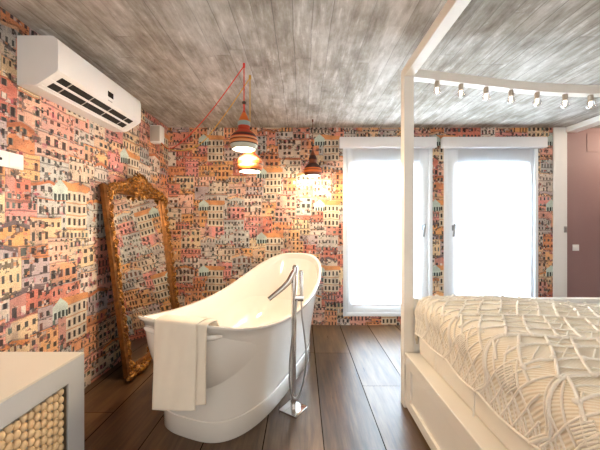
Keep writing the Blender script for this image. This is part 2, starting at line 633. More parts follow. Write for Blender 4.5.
M['cord'] = plain('cotton cord', srgb(248, 241, 228), 0.85, var=0.04, scale=40, bump=0.4, bscale=300, spec=0.15)
M['pink'] = plain('dusty pink plaster', srgb(150, 120, 118), 0.6, var=0.03, scale=2.0)
M['red_cord'] = plain('red fabric flex', srgb(214, 56, 44), 0.7, var=0.05)
M['yellow_cord'] = plain('ochre fabric flex', srgb(206, 160, 60), 0.7, var=0.05)
M['brown_cord'] = plain('brown fabric flex', srgb(110, 62, 46), 0.7, var=0.05)
M['knob'] = plain('dark bakelite', srgb(52, 32, 30), 0.4, var=0.05)
M['shade_lining'] = plain('cream shade lining', srgb(238, 226, 204), 0.7, var=0.02)
M['bulb_glow'] = emit('frosted bulb glow', (1.0, 0.84, 0.60), 9.0)
M['filament'] = emit('glowing filament', (1.0, 0.85, 0.62), 14.0)
M['socket'] = plain('grey lamp holder', srgb(176, 166, 152), 0.5, var=0.03)
M['clear_glass'] = glass_material('clear bulb glass', (0.96, 0.96, 0.96), 0.12)
M['pane'] = glass_material('window glass', (0.97, 0.98, 0.98), 0.04)
M['blind'] = blind_material()
M['cassette'] = plain('pale grey blind cassette', srgb(226, 225, 226), 0.4, var=0.01)
M['gold'] = gold_material()
M['gold_flat'] = plain('worn gilt moulding', srgb(128, 80, 34), 0.42, 0.6, var=0.35, scale=25)
tm = NT('silvered mirror glass')
tmv, _, _, _ = tm.obj()
M['mirror'] = tm.bsdf(tm.ramp(tm.noise(tmv, 3.0), [(0.3, (0.86, 0.85, 0.82)), (0.7, (0.90, 0.89, 0.86))]), 0.015, 1.0)
M['ceiling'] = concrete_ceiling()
M['floor'] = wood_floor()
M['paper_left'] = wallpaper('village wallpaper left', 'y', 0.0, 2.00)
M['paper_back'] = wallpaper('village wallpaper back', 'x', 0.0, -1.33)
M['crochet'] = crochet_base()

# ------------------------------------------------------------------ the room
XL, XR, YB, YF, ZC = -1.72, 3.40, 3.73, -1.6, 2.54
TW = 0.16
structure(MB().box(XL - 0.2, 5.2, YF, YB + 0.25, -0.12, 0.0).build('floor', M['floor']))
structure(MB().box(XL - 0.2, 5.2, YF, YB + 0.25, ZC, ZC + 0.12).build('ceiling', M['ceiling']))
structure(MB().box(XL - 0.15, XL, YF, YB + TW, 0.0, ZC).build('wall_left', M['paper_left']))

W1 = (0.527, 1.672)
W2 = (1.822, 3.025)
WZ0, WZ1 = 0.117, 2.37
XJ = 3.225                                   # where the paper stops and the white jamb starts
wbk = MB()
wbk.box(XL - 0.15, W1[0], YB, YB + TW, 0, ZC)
wbk.box(W1[1], W2[0], YB, YB + TW, 0, ZC)
wbk.box(W2[1], XJ, YB, YB + TW, 0, ZC)
for w in (W1, W2):
    wbk.box(w[0], w[1], YB, YB + TW, 0, WZ0)
    wbk.box(w[0], w[1], YB, YB + TW, WZ1, ZC)
structure(wbk.build('wall_back', M['paper_back'], smooth=False))
# doorway in the right wall, its white lining, and the passage behind it
HZ = 2.477
structure(MB().box(XR, XR + 0.14, YF, 1.30, 0, ZC).build('wall_right', M['pink']))
tr = MB()
tr.box(XJ, XR, YB - 0.012, YB + TW, 0, ZC, 0.002)
structure(tr.build('trim_1', M['white_paint'], smooth=False))
tr = MB()
tr.box(XR - 0.012, XR + 0.14, 1.30, YB, HZ, ZC, 0.002)
structure(tr.build('trim_2', M['white_paint'], smooth=False))
structure(MB().box(XR, 5.2, YB + 0.02, YB + 0.20, 0, ZC).build('wall_hall', M['pink'], smooth=False))
structure(MB().box(5.05, 5.2, YF, YB + 0.02, 0, ZC).build('wall_hall_side', M['pink'], smooth=False))
# recessed service hatch outline on the pink wall
hx0, hx1, hz0, hz1 = 3.68, 4.25, 2.23, 2.47
h = MB()
for b in ((hx0, hx1, hz0, hz0 + 0.008), (hx0, hx1, hz1 - 0.008, hz1), (hx0, hx0 + 0.008, hz0, hz1), (hx1 - 0.008, hx1, hz0, hz1)):
    h.box(b[0], b[1], YB + 0.015, YB + 0.02, b[2], b[3])
structure(h.build('trim_3', M['pink'], smooth=False))
lt = tag(MB().box(3.355, 3.392, YB - 0.018, YB - 0.012, 1.19, 1.27, 0.003).build('latch_plate', M['steel']),
         'small dark latch plate on the white door jamb', 'latch')
sw = thing('light_switch', 'white square light switch on the pink wall beyond the doorway', 'switch', (3.535, YB + 0.02, 1.0))
unparented_local(MB().box(3.495, 3.575, YB + 0.010, YB + 0.02, 0.955, 1.035, 0.003).build('plate', M['plastic'], sw), sw)
unparented_local(MB().box(3.508, 3.562, YB + 0.005, YB + 0.010, 0.968, 1.022, 0.003).build('rocker', M['plastic'], sw), sw)
# ceiling lamp in the passage
hl = thing('ceiling_lamp', 'warm round ceiling lamp in the pink passage', 'lamp', (4.35, 3.2, ZC))
MB().lathe([(0.0, -0.05), (0.10, -0.045), (0.13, -0.012), (0.13, 0.0), (0, 0)]).build('shade', M['bulb_glow'], hl)
ld = bpy.data.lights.new('hall_light', 'POINT')
ld.energy, ld.color, ld.shadow_soft_size = 16.0, (1.0, 0.80, 0.62), 0.08
lo = bpy.data.objects.new('hall_light', ld)
C.objects.link(lo)
lo.parent = hl
lo.location = (0, 0, -0.15)


def make_window(name, x0, x1, handle_side):
    fw = MB()
    y0, y1 = YB - 0.02, YB + 0.09
    # fixed outer frame
    o = 0.045
    for b in ((x0, x0 + o, WZ0, WZ1), (x1 - o, x1, WZ0, WZ1), (x0 + o, x1 - o, WZ0, WZ0 + o), (x0 + o, x1 - o, WZ1 - o, WZ1)):
        fw.box(b[0], b[1], y0, y1, b[2], b[3], 0.004)
    root = structure(fw.build(name, M['window_white']))
    # moving sash, wider on the handle side
    sx0 = x0 + o + 0.004
    sx1 = x1 - o - 0.004
    l = 0.135 if handle_side < 0 else 0.082
    r = 0.135 if handle_side > 0 else 0.082
    gz0, gz1 = WZ0 + 0.165, 2.06
    s = MB()
    for b in ((sx0, sx0 + l, WZ0 + o, WZ1 - o), (sx1 - r, sx1, WZ0 + o, WZ1 - o), (sx0 + l, sx1 - r, WZ0 + o, gz0), (sx0 + l, sx1 - r, gz1, WZ1 - o)):
        s.box(b[0], b[1], y0 + 0.015, y1 - 0.01, b[2], b[3], 0.004)
    s.build('window_sash', M['window_white'], root)
    gx0, gx1 = sx0 + l, sx1 - r
    MB().box(gx0, gx1, YB + 0.03, YB + 0.05, gz0, gz1).build('pane', M['pane'], root)
    hx = sx1 - r * 0.52 if handle_side > 0 else sx0 + l * 0.48
    hd = MB()
    hd.box(hx - 0.013, hx + 0.013, y0 + 0.003, y0 + 0.015, 1.215, 1.285, 0.003)
    hd.tube([(hx, y0 + 0.004, 1.275), (hx, y0 - 0.045, 1.278)], 0.010)
    hd.tube([(hx, y0 - 0.045, 1.300), (hx - 0.020, y0 - 0.050, 1.140)], [0.014, 0.015], 10)
    hd.build('handle', M['handle'], root)
    return gx0, gx1, gz0, gz1


for i, (w, side, side_word) in enumerate(((W1, 1, 'left-hand balcony window, partly behind the bed post'), (W2, -1, 'right-hand balcony window, behind the bed'))):
    gx0, gx1, gz0, gz1 = make_window('window_%d' % (i + 1), w[0], w[1], side)
    bl = thing('roller_blind', 'white translucent roller blind pulled down over the ' + side_word, 'blind', ((w[0] + w[1]) / 2, YB - 0.03, WZ1), 'roller blinds over the balcony windows')
    a = MB().box(w[0] - 0.055, w[1] + 0.022 + (0.035 if i else 0.0), YB - 0.10, YB - 0.0215, 2.262, 2.395, 0.012)
    unparented_local(a.build('cassette', M['cassette'], bl), bl)
    f = MB()
    bx0, bx1 = gx0 - 0.012, gx1 + 0.012
    f.box(bx0, bx1, YB - 0.030, YB - 0.0285, gz0 - 0.01, 2.28)
    unparented_local(f.build('cloth', M['blind'], bl), bl)
    b = MB().box(bx0, bx1, YB - 0.037, YB - 0.0225, gz0 - 0.030, gz0 - 0.008, 0.003)
    unparented_local(b.build('bottom_bar', M['cassette'], bl), bl)

# ------------------------------------------------------------------ canopy bed
BX0, BX1, BYN, BYF = 0.722, 2.86, -0.08, 2.12
PW = 0.070
bed = thing('canopy_bed', 'ivory four poster canopy bed with a bowed top rail and panelled side', 'bed', (BX0, BYF, 0))


def bpart(mb, name, mat, **kw):
    return unparented_local(mb.build(name, mat, bed, **kw), bed)


for (px, py) in ((BX0, BYF - PW), (BX1 - PW, BYF - PW), (BX0, BYN), (BX1 - PW, BYN)):
    bpart(MB().box(px, px + PW, py, py + PW, 0.0, 2.412, 0.003), 'post', M['ivory_paint'], smooth=False)
for px in (BX0, BX1 - PW):
    bpart(MB().box(px, px + PW, BYN + PW, BYF - PW, 2.345, 2.412, 0.003), 'top_rail', M['ivory_paint'], smooth=False)


def bow_z(X):
    pts = [(0.79, 2.400), (1.016, 2.376), (1.406, 2.330), (1.726, 2.300), (2.117, 2.284), (2.40, 2.305), (2.79, 2.385)]
    for (a, za), (b, zb) in zip(pts, pts[1:]):
        if X <= b:
            break
    # Catmull-Rom through the points
    i = [p[0] for p in pts].index(a)
    p0 = pts[max(i - 1, 0)][1]
    p3 = pts[min(i + 2, len(pts) - 1)][1]
    t = (X - a) / (b - a)
    return 0.5 * ((2 * za) + (zb - p0) * t + (2 * p0 - 5 * za + 4 * zb - p3) * t * t + (3 * za - p0 - 3 * zb + p3) * t ** 3)


def bow_rail(ya, yb):
    mb = MB()
    rings = []
    N = 48
    for i in range(N + 1):
        X = BX0 + PW + (BX1 - PW - BX0 - PW) * i / N
        z = bow_z(X)
        rings.append([mb.bm.verts.new(p) for p in ((X, ya, z), (X, yb, z), (X, yb, z - 0.060), (X, ya, z - 0.060))])
    for a, b in zip(rings, rings[1:]):
        for k in range(4):
            mb.bm.faces.new((a[k], a[(k + 1) % 4], b[(k + 1) % 4], b[k]))
    mb.bm.faces.new(rings[0])
    mb.bm.faces.new(rings[-1])
    return mb


RY0, RY1 = BYF - PW + 0.006, BYF - 0.006
bpart(bow_rail(RY0, RY1), 'bowed_rail', M['ivory_paint'], angle=30)
bpart(MB().box(BX0 + PW, BX1 - PW, BYN + 0.006, BYN + PW - 0.006, 2.345, 2.405, 0.003), 'top_rail', M['ivory_paint'], smooth=False)
# side boards with a raised border round a sunk panel, and a ledge along the top
for s in (0, 1):
    xo = BX0 + 0.008 if s == 0 else BX1 - 0.008
    d = 1 if s == 0 else -1
    q = MB()
    ya, yb = BYN + PW, BYF - PW
    def bb(xa, xb, *r):
        q.box(min(xa, xb), max(xa, xb), *r)
    bb(xo + d * 0.016, xo + d * 0.040, ya, yb, 0.02, 0.372)
    bb(xo, xo + d * 0.017, ya, yb, 0.02, 0.085, 0.003)
    bb(xo, xo + d * 0.017, ya, yb, 0.305, 0.372, 0.003)
    for yy in (ya, yb - 0.09, (ya + yb) / 2 - 0.04):
        bb(xo + d * 0.0005, xo + d * 0.017, yy, yy + 0.08, 0.08, 0.31, 0.002)
    bpart(q, 'side_board', M['ivory_paint'], smooth=False)
    q = MB()
    bb(xo - d * 0.004, xo + d * 0.20, ya, yb, 0.372, 0.392, 0.004)
    bpart(q, 'ledge', M['ivory_paint'], smooth=False)
q = MB().box(BX0 + PW, BX1 - PW, BYF - PW + 0.012, BYF - 0.012, 0.05, 0.768, 0.004)
bpart(q, 'footboard', M['white_paint'], smooth=False)
q = MB().box(BX0 + PW, BX1 - PW, BYN + 0.012, BYN + PW - 0.012, 0.05, 1.05, 0.004)
bpart(q, 'headboard', M['white_paint'], smooth=False)
MXL, MXR = 0.800, BX1 - 0.085
MY0, MY1 = BYN + PW + 0.01, BYF - PW - 0.036
tag(MB().box(MXL, MXR, MY0, MY1, 0.392, 0.712, 0.05, 4).build('mattress', M['mattress']),
    'thick cream mattress lying in the canopy bed under the macrame spread', 'mattress')

# the macrame bedspread: surface(a, b): a runs up from the hem and across, b is the distance into the room
HEM, ZT, RR = 0.555, 0.804, 0.108
SXL = 0.782


def spread_pt(a, b, off=0.0):
    side = ZT - RR - HEM
    crown = 0.0
    edge = max(0.0, (b - 1.985) / 0.045)
    arc = RR * PI / 2
    if a < side:
        x = SXL + 0.006 * math.sin(a / side * PI)
        z = HEM + a
        n = Vector((-1, 0, 0.0))
    elif a < side + arc:
        th = (a - side) / RR
        x = SXL + RR - RR * math.cos(th)
        z = HEM + side + RR * math.sin(th)
        n = Vector((-math.cos(th), 0, math.sin(th)))
    else:
        x = SXL + RR + (a - side - arc)
        z = ZT
        n = Vector((0, 0, 1))
    z -= (0.012 * min(1.0, max(0.0, (x - 0.95) / 0.6)) + 0.042 * min(1.0, max(0.0, (x - 1.55) / 0.5))) * (1.0 if z > 0.7 else 0.0)
    # gentle softness
    k = 0.006 * math.sin(b * 9.0 + x * 3.0) + 0.005 * math.sin(x * 7.1 - b * 4.0)
    x += n.x * k
    z += n.z * k
    # hem scallops
    z -= 0.018 * abs(math.sin((b - 0.95) / 0.32 * PI)) * max(0.0, 1 - a / 0.12)
    # far edge rolls over towards the footboard
    y = b
    if edge > 0:
        th = min(1.0, edge) * PI / 2
        y = 1.985 + 0.045 * math.sin(th)
        z -= 0.075 * (1 - math.cos(th))
        x += (0.02 * (1 - math.cos(th)) if a < side + arc else 0)
    p = Vector((x, y, z))
    return p + n * off


A_MAX = (ZT - RR - HEM) + RR * PI / 2 + (MXR - SXL - RR) - 0.04
NA, NB = 96, 100
BY_N = 0.10
P = [[spread_pt(A_MAX * i / NA, BY_N + (2.03 - BY_N) * j / NB) for i in range(NA + 1)] for j in range(NB + 1)]
sp = MB()
sp.grid(P)
spread = sp.build('bedspread', M['crochet'])
md = spread.modifiers.new('thickness', 'SOLIDIFY')
md.thickness = 0.012
md.offset = -1
tag(spread, 'cream macrame bedspread with knotted net pattern lying over the canopy bed', 'bedspread')

net = MB()


def cord(pts, r, n=6, off=None):
    net.tube([spread_pt(a, b, (r * 0.55 if off is None else off)) for a, b in pts], r, n)


def seg(a0, b0, a1, b1, bow=0.0, N=None):
    L = math.hypot(a1 - a0, b1 - b0)
    N = N or max(3, int(L / 0.022))
    out = []
    for i in range(N + 1):
        t = i / N
        da, db = -(b1 - b0) / L, (a1 - a0) / L
        s = bow * math.sin(PI * t)
        out.append((max(0.0, a0 + (a1 - a0) * t + da * s), b0 + (b1 - b0) * t + db * s))
    return out


rng = random.Random(3)
ROWS = [0.32, 0.635, 0.95, 1.255, 1.58, 1.86]
A_END = A_MAX - 0.03
AS = (ZT - RR - HEM) + RR * PI / 2         # where the flat top starts
for k, Yk in enumerate(ROWS):
    # doubled thick edge cord of each row of scallops: rises from the hem, crosses the bed
    for d, r in ((0.0, 0.0066), (0.0145, 0.0048)):
        pts = []
        N = 90
        for i in range(N + 1):
            a = A_END * i / N
            bowd = 0.035 * math.exp(-((a - 0.10) / 0.10) ** 2) - 0.05 * max(0, 1 - a / 0.07)
            pts.append((a, min(2.0, Yk - bowd + d + 0.006 * math.sin(a * 14 + k))))
        cord(pts, r)
    Yn = ROWS[k + 1] if k + 1 < len(ROWS) else 2.02
    # net on top: slanted cords one way, long lazy cords the other, knotted where they cross
    w = Yn - Yk
    for q_, fr in enumerate((0.36, 0.70)):
        pts = [(AS * 0.72 + (A_END - AS * 0.72) * i / 120, Yk + w * fr + 0.009 * math.sin(i * 0.42 + k + q_ * 2)) for i in range(121)]
        cord(pts, 0.0052)
    step = 0.112
    m = int((A_END + 0.25 - AS * 0.6) / step)
    for i in range(m + 1):
        a1 = AS * 0.80 + i * step + 0.04 * (k % 2)       # on the far row
        a0 = a1 - 0.21                                   # on the near row
        lim = AS * 0.62
        t0 = 0.0 if a0 > lim else min(0.9, (lim - a0) / 0.21)
        if a1 > A_END or a0 + 0.21 * t0 > A_END:
            continue
        cord(seg(a0 + 0.21 * t0, Yk + w * t0, a1, Yn, 0.006 * (1 if i % 2 else -1)), 0.0060)
        for fr in (0.0, 0.36, 0.70):
            if fr >= t0:
                net.ball(spread_pt(a0 + 0.21 * fr, Yk + w * fr, 0.007), 0.0115, (1, 1, 0.8), None, 7, 5)
        for fr0, fr1 in ((0.0, 0.36), (0.36, 0.70), (0.70, 1.0)):
            if fr0 >= t0 and rng.random() < 0.7:
                fm = (fr0 + fr1) / 2
                cord(seg(a0 + 0.21 * fm + 0.01, Yk + w * fm, a0 + 0.21 * fm + step - 0.012, Yk + w * (fm - 0.05)), 0.0034, 5)
            if fr0 >= t0 and rng.random() < 0.35:
                cord(seg(a0 + 0.21 * fr0 + step * 0.4, Yk + w * fr0 + 0.01, a0 + 0.21 * fr1 + step * 0.6, Yk + w * fr1 - 0.01), 0.0030, 5)
    # side drop: diamond lattice with a woven square in the middle of each scallop
    aTop = AS * 0.85
    nd = 5
    w = Yn - Yk
    for i in range(nd + 1):
        b = Yk + w * i / nd
        for sgn in (1, -1):
            b2 = b + sgn * w * 0.55
            lo_, hi_ = Yk + 0.01, Yn - 0.01
            tcut = 1.0
            if b2 > hi_ and b2 != b:
                tcut = (hi_ - b) / (b2 - b)
            if b2 < lo_ and b2 != b:
                tcut = (lo_ - b) / (b2 - b)
            tcut = max(0.0, min(1.0, tcut))
            if tcut > 0.12:
                cord(seg(0.015, b, 0.015 + (aTop - 0.015) * tcut, b + (b2 - b) * tcut), 0.0042, 5)
    for i in range(9):                       # woven squares: short parallel cords
        tt = i / 8 - 0.5
        ca, cb = 0.155, Yk + w * 0.5
        s = 0.052
        a0, b0 = ca + (tt - 0.5) * s, cb + (tt + 0.5) * s
        a1, b1 = ca + (tt + 0.5) * s, cb + (tt - 0.5) * s
        cord(seg(a0, b0, a1, b1, 0, 4), 0.0040, 5)
    for i in range(16):                      # fine fringe of parallel cords near the hem
        b = Yk + w * (i + 0.5) / 16
        cord(seg(0.004, b, 0.075 + 0.03 * math.sin(i * 1.7), b + 0.03), 0.0026, 5)
# hem cord
cord([(0.004, BY_N + 0.01 + (1.98 - BY_N) * i / 160) for i in range(161)], 0.006)
net.build('knotted_net', M['cord'], spread, angle=80)
for (b, L) in ((1.30, 0.115), (1.72, 0.10)):
    p = spread_pt(0.0, b)
    tq = MB()
    tq.tube([(p.x - 0.002, b, p.z + 0.005), (p.x - 0.003, b, p.z - L * 0.5), (p.x - 0.004, b + 0.002, p.z - L)], [0.003, 0.0028, 0.005], 6)
    tq.build('tassel', M['cord'], spread)

# bulbs screwed along the bowed rail
order = ['nearest the front post', 'second from the front post', 'third from the front post', 'fourth from the front post',
         'fifth from the front post', 'sixth from the front post', 'seventh from the front post']
YR = (RY0 + RY1) / 2
bulb0 = None
gl = M['clear_glass']
for i, xpix in enumerate((437, 461, 486, 511, 537, 565, 590.5)):
    X = (xpix - 302) * YR / 290.0
    z = bow_z(X) - 0.060
    lab = 'clear globe bulb in grey holder under the bowed canopy rail, ' + order[i]
    if bulb0 is None:
        bulb0 = thing('globe_bulb', lab, 'bulb', (X, YR, z), 'globe bulbs along the canopy rail')
        MB().lathe([(0, 0), (0.0160, 0), (0.0165, -0.030), (0.0125, -0.040), (0, -0.040)], n=16).build('lamp_holder', M['socket'], bulb0)
        prof = [(0.0105, -0.038)]
        for k in range(1, 13):
            th = PI * k / 12
            prof.append((max(0.0, 0.0275 * math.sin(th)) if k > 3 else 0.0105 + (0.0235 - 0.0105) * k / 4, -0.070 + 0.0275 * math.cos(th) if k > 3 else -0.038 - 0.0105 * k / 3.2))
        prof[-1] = (0.0, -0.0975)
        MB().lathe(prof, n=20).build('globe', gl, bulb0)
        MB().tube([(-0.006, 0, -0.045), (-0.006, 0, -0.064), (-0.002, 0, -0.070), (0.002, 0, -0.064), (0.006, 0, -0.070), (0.006, 0, -0.045)], 0.0030, 6).build('filament', M['filament'], bulb0)
    else:
        b = bulb0.copy()
        C.objects.link(b)
        b.location = (X, YR, z)
        b['label'] = lab
        for ch in list(bulb0.children):
            c = ch.copy()
            C.objects.link(c)
            c.parent = b

# ------------------------------------------------------------------ slipper bathtub
TU = Vector((math.sin(0.357), math.cos(0.357), 0))
TN = Vector((TU.y, -TU.x, 0))


def tub_world(n, u, z):
    return TN * n + TU * u + Vector((0, 0, z))


RIM_C, RIM_A = -1.281, 0.466
RIM_U0, RIM_U1, RIM_M = 1.213, 3.292, 2.78
BASE_C = -1.270


def rim_height(u):
    pts = [(1.2, 0.775), (1.45, 0.697), (1.75, 0.642), (2.05, 0.627), (2.35, 0.645), (2.60, 0.693), (2.85, 0.769), (3.10, 0.867), (3.35, 0.971)]
    u = max(1.2, min(3.35, u))
    for i in range(len(pts) - 1):
        if u <= pts[i + 1][0]:
            break
    (a, za), (b, zb) = pts[i], pts[i + 1]
    p0 = pts[max(0, i - 1)][1]
    p3 = pts[min(len(pts) - 1, i + 2)][1]
    t = (u - a) / (b - a)
    return 0.5 * ((2 * za) + (zb - p0) * t + (2 * p0 - 5 * za + 4 * zb - p3) * t * t + (3 * za - p0 - 3 * zb + p3) * t ** 3)


def sup(th, m):
    c, s = math.cos(th), math.sin(th)
    return math.copysign(abs(c) ** (2 / m), c), math.copysign(abs(s) ** (2 / m), s)


def tub_ring(a, u0, u1, m, zf, N=96, cn=RIM_C):
    uc, b = (u0 + u1) / 2, (u1 - u0) / 2
    r = []
    for i in range(N):
        c, s = sup(2 * PI * i / N, m)
        n, u = cn + a * c, uc + b * s
        r.append((n, u, zf(n, u)))
    return r


lerp = lambda a, b, t: a + (b - a) * t
B0 = (0.384, 1.400, 2.95, 3.18)               # base: half width, near u, far u, exponent
R0 = (RIM_A, RIM_U0, RIM_U1, RIM_M)
rings = []
rings.append(tub_ring(B0[0] - 0.006, B0[1] + 0.006, B0[2] - 0.006, B0[3], lambda n, u: 0.0, cn=BASE_C))
rings.append(tub_ring(B0[0], B0[1], B0[2], B0[3], lambda n, u: 0.008, cn=BASE_C))
rings.append(tub_ring(B0[0], B0[1], B0[2], B0[3], lambda n, u: 0.122, cn=BASE_C))
rings.append(tub_ring(B0[0] - 0.006, B0[1] + 0.006, B0[2] - 0.006, B0[3], lambda n, u: 0.126, cn=BASE_C))
rings.append(tub_ring(B0[0] - 0.006, B0[1] + 0.006, B0[2] - 0.006, B0[3], lambda n, u: 0.130, cn=BASE_C))
NS = 16
for k in range(NS + 1):
    t = k / NS
    f = t ** 1.4
    a = lerp(B0[0] - 0.001, R0[0] - 0.022, f)
    u0 = lerp(B0[1] + 0.001, R0[1] + 0.022, t ** 3)
    u1 = lerp(B0[2] - 0.001, R0[2] - 0.020, t ** 1.5)
    m = lerp(B0[3], R0[3], t)
    rings.append(tub_ring(a, u0, u1, m, lambda n, u, t=t: 0.134 + (rim_height(u) - 0.030 - 0.134) * t, cn=lerp(BASE_C, RIM_C, f)))
rings.append(tub_ring(R0[0] - 0.004, R0[1] + 0.004, R0[2] - 0.004, R0[3], lambda n, u: rim_height(u) - 0.018))
rings.append(tub_ring(R0[0], R0[1], R0[2], R0[3], lambda n, u: rim_height(u) - 0.010))
rings.append(tub_ring(R0[0] - 0.002, R0[1] + 0.002, R0[2] - 0.002, R0[3], lambda n, u: rim_height(u) - 0.003))
rings.append(tub_ring(R0[0] - 0.010, R0[1] + 0.010, R0[2] - 0.010, R0[3], lambda n, u: rim_height(u)))
rings.append(tub_ring(R0[0] - 0.030, R0[1] + 0.030, R0[2] - 0.030, R0[3], lambda n, u: rim_height(u) - 0.003))
for k in range(1, 15):
    t = k / 14
    th = t * PI / 2
    a = lerp(0.21, R0[0] - 0.034, math.cos(th) ** 0.8) if t < 1 else 0.21
    u0 = lerp(1.66, R0[1] + 0.034, math.cos(th) ** 0.8) if t < 1 else 1.66
    u1 = lerp(2.45, R0[2] - 0.034, math.cos(th) ** 1.1) if t < 1 else 2.45
    dz = math.sin(th)
    rings.append(tub_ring(a, u0, u1, lerp(R0[3], 2.6, t), lambda n, u, dz=dz: lerp(rim_height(u) - 0.006, 0.22, dz)))
rings.append(tub_ring(0.05, 1.95, 2.15, 2.2, lambda n, u: 0.215))
tub_root = thing('bathtub', 'glossy white freestanding slipper bathtub with a high far end', 'bathtub', tuple(tub_world(RIM_C, 2.1, 0)))
tb = MB()
vr = [[tb.bm.verts.new(tub_world(*p)) for p in r] for r in rings]
for a, b in zip(vr, vr[1:]):
    for i in range(len(a)):
        tb.bm.faces.new((a[i], a[(i + 1) % len(a)], b[(i + 1) % len(a)], b[i]))
tb.bm.faces.new(vr[0])
tb.bm.faces.new(vr[-1])
unparented_local(tb.build('tub_shell', M['ceramic'], tub_root, angle=50), tub_root)
dr = MB().lathe([(0, 0.008), (0.03, 0.007), (0.034, 0.0), (0, 0)], n=20).xf(Matrix.Translation(tub_world(RIM_C, 2.05, 0.216)))
unparented_local(dr.build('drain', M['chrome'], tub_root), tub_root)


def rim_edge_u(n, a=RIM_A, u0=RIM_U0, u1=RIM_U1, m=RIM_M):
    p = min(0.999, abs(n - RIM_C) / a)
    return (u0 + u1) / 2 - (u1 - u0) / 2 * (1 - p ** m) ** (1 / m)


# towel bar moulded below the near rim
bar = MB()
bz = 0.712
pts = []
for i in range(19):
    n = -1.405 + (-0.975 + 1.405) * i / 18
    pts.append(tub_world(n, rim_edge_u(n) + 0.004, bz - 0.034 * i / 18))
bar.tube(pts, [0.008] + [0.0145] * 17 + [0.008], 10)
for n in (-1.36, -1.05):
    bar.tube([tub_world(n, rim_edge_u(n) + 0.004, bz - 0.034 * (n + 1.405) / 0.475), tub_world(n, rim_edge_u(n) + 0.13, bz - 0.02)], 0.010, 8)
unparented_local(bar.build('towel_bar', M['ceramic'], tub_root), tub_root)

# towel draped over the near rim in two layers
tw = MB()


def towel_sheet(n0, n1, drop, out, inner, seed, lift=0.0):
    r = random.Random(seed)
    NN, NSg = 26, 60
    G = []
    for j in range(NN + 1):
        n = n0 + (n1 - n0) * j / NN
        ue = rim_edge_u(n) - 0.006
        zr = rim_height(ue)
        path = []
        # inside, over the rim, then down the outside
        for k in range(NSg + 1):
            s = k / NSg
            L = inner + 0.060 + drop - 0.085 * (n + 1.18)
            d = s * L
            if d < inner:
                u, z = ue + 0.050 + 0.02 * (1 - d / inner), zr + 0.002 - (inner - d)
                u += 0.010
            elif d < inner + 0.060:
                q = (d - inner) / 0.060
                th = PI * q
                u = ue + 0.028 - (out + 0.0) * 0 + 0.034 * math.cos(th)
                z = zr + 0.004 + lift + 0.008 * math.sin(th)
                if q > 0.5:
                    u -= out * (q - 0.5) * 2
            else:
                q = d - inner - 0.060
                u = ue - 0.006 - out - 0.010 * math.sin(min(1, q / 0.5) * PI * 0.5) 
                z = zr + 0.004 + lift - q
                amp = 0.0035 * min(1.0, q / 0.15)
                u += amp * math.sin(n * 38 + seed + 2.2 * q) + 0.0015 * math.sin(n * 90 + q * 13)
                n_shift = 0.006 * math.sin(q * 6 + seed) * q
                path.append(tub_world(n + n_shift + 0.02 * q * (0 if seed == 1 else 0.3), u, z + 0.004 * math.sin(n * 17 + seed) * q))
                continue
            path.append(tub_world(n, u, z))
        G.append(path)
    tw.grid(G)


towel_sheet(-1.272, -1.045, 0.455, 0.030, 0.03, 1, 0.010)
towel_sheet(-1.268, -1.012, 0.425, 0.019, 0.03, 4, 0.004)
towel = tw.build('towel', M['towel'], None, angle=80)
md = towel.modifiers.new('thickness', 'SOLIDIFY')
md.thickness = 0.005
md.offset = 0
tag(towel, 'cream folded bath towel hanging over the near rim of the white bathtub', 'towel')

# ------------------------------------------------------------------ freestanding tub filler
FX, FY = -0.060, 2.030
fil = thing('tub_filler', 'chrome floor standing bath tap with hand shower beside the white tub', 'tap', (FX, FY, 0))
pl = MB().box(-0.072, 0.072, -0.072, 0.072, 0.0, 0.014, 0.002)
pl.xf(Matrix.Rotation(math.radians(57), 4, 'Z'))
pl.build('base_plate', M['chrome'], fil)
col = MB()
col.tube([(0, 0, 0.012), (0, 0, 0.30), (0.002, 0, 0.70), (0.006, 0, 0.93), (0.012, 0, 1.00), (0.013, 0, 1.012)], [0.020, 0.019, 0.018, 0.019, 0.019, 0.012], 18)
col.build('column', M['chrome'], fil)
spt = MB()
sp_pts = [(0.010, 0.000, 0.975), (-0.006, -0.004, 0.945), (-0.030, -0.012, 0.900), (-0.070, -0.030, 0.862), (-0.115, -0.050, 0.828), (-0.165, -0.075, 0.792)]
spt.tube(sp_pts, [0.019, 0.021, 0.021, 0.018, 0.016, 0.015], 14)
spt.build('spout', M['chrome'], fil)
MB().tube([(-0.026, -0.018, 0.890), (-0.052, -0.034, 0.868)], [0.006, 0.008], 10).build('diverter_knob', M['chrome'], fil)
cl = MB().box(0.008, 0.072, -0.016, 0.016, 0.762, 0.800, 0.004)
cl.build('shower_holder', M['chrome'], fil)
hs = MB().tube([(0.056, 0, 0.765), (0.055, 0, 0.86), (0.054, 0, 0.968), (0.054, 0, 0.975)], [0.011, 0.0125, 0.0125, 0.009], 12)
hs.build('hand_shower', M['chrome'], fil)


def spline(pts, n=10):
    pts = [Vector(p) for p in pts]
    out = []
    for i in range(len(pts) - 1):
        p0, p1, p2, p3 = pts[max(i - 1, 0)], pts[i], pts[i + 1], pts[min(i + 2, len(pts) - 1)]
        for k in range(n):
            t = k / n
            out.append(0.5 * ((2 * p1) + (p2 - p0) * t + (2 * p0 - 5 * p1 + 4 * p2 - p3) * t * t + (3 * p1 - p0 - 3 * p2 + p3) * t ** 3))
    out.append(pts[-1])
    return out


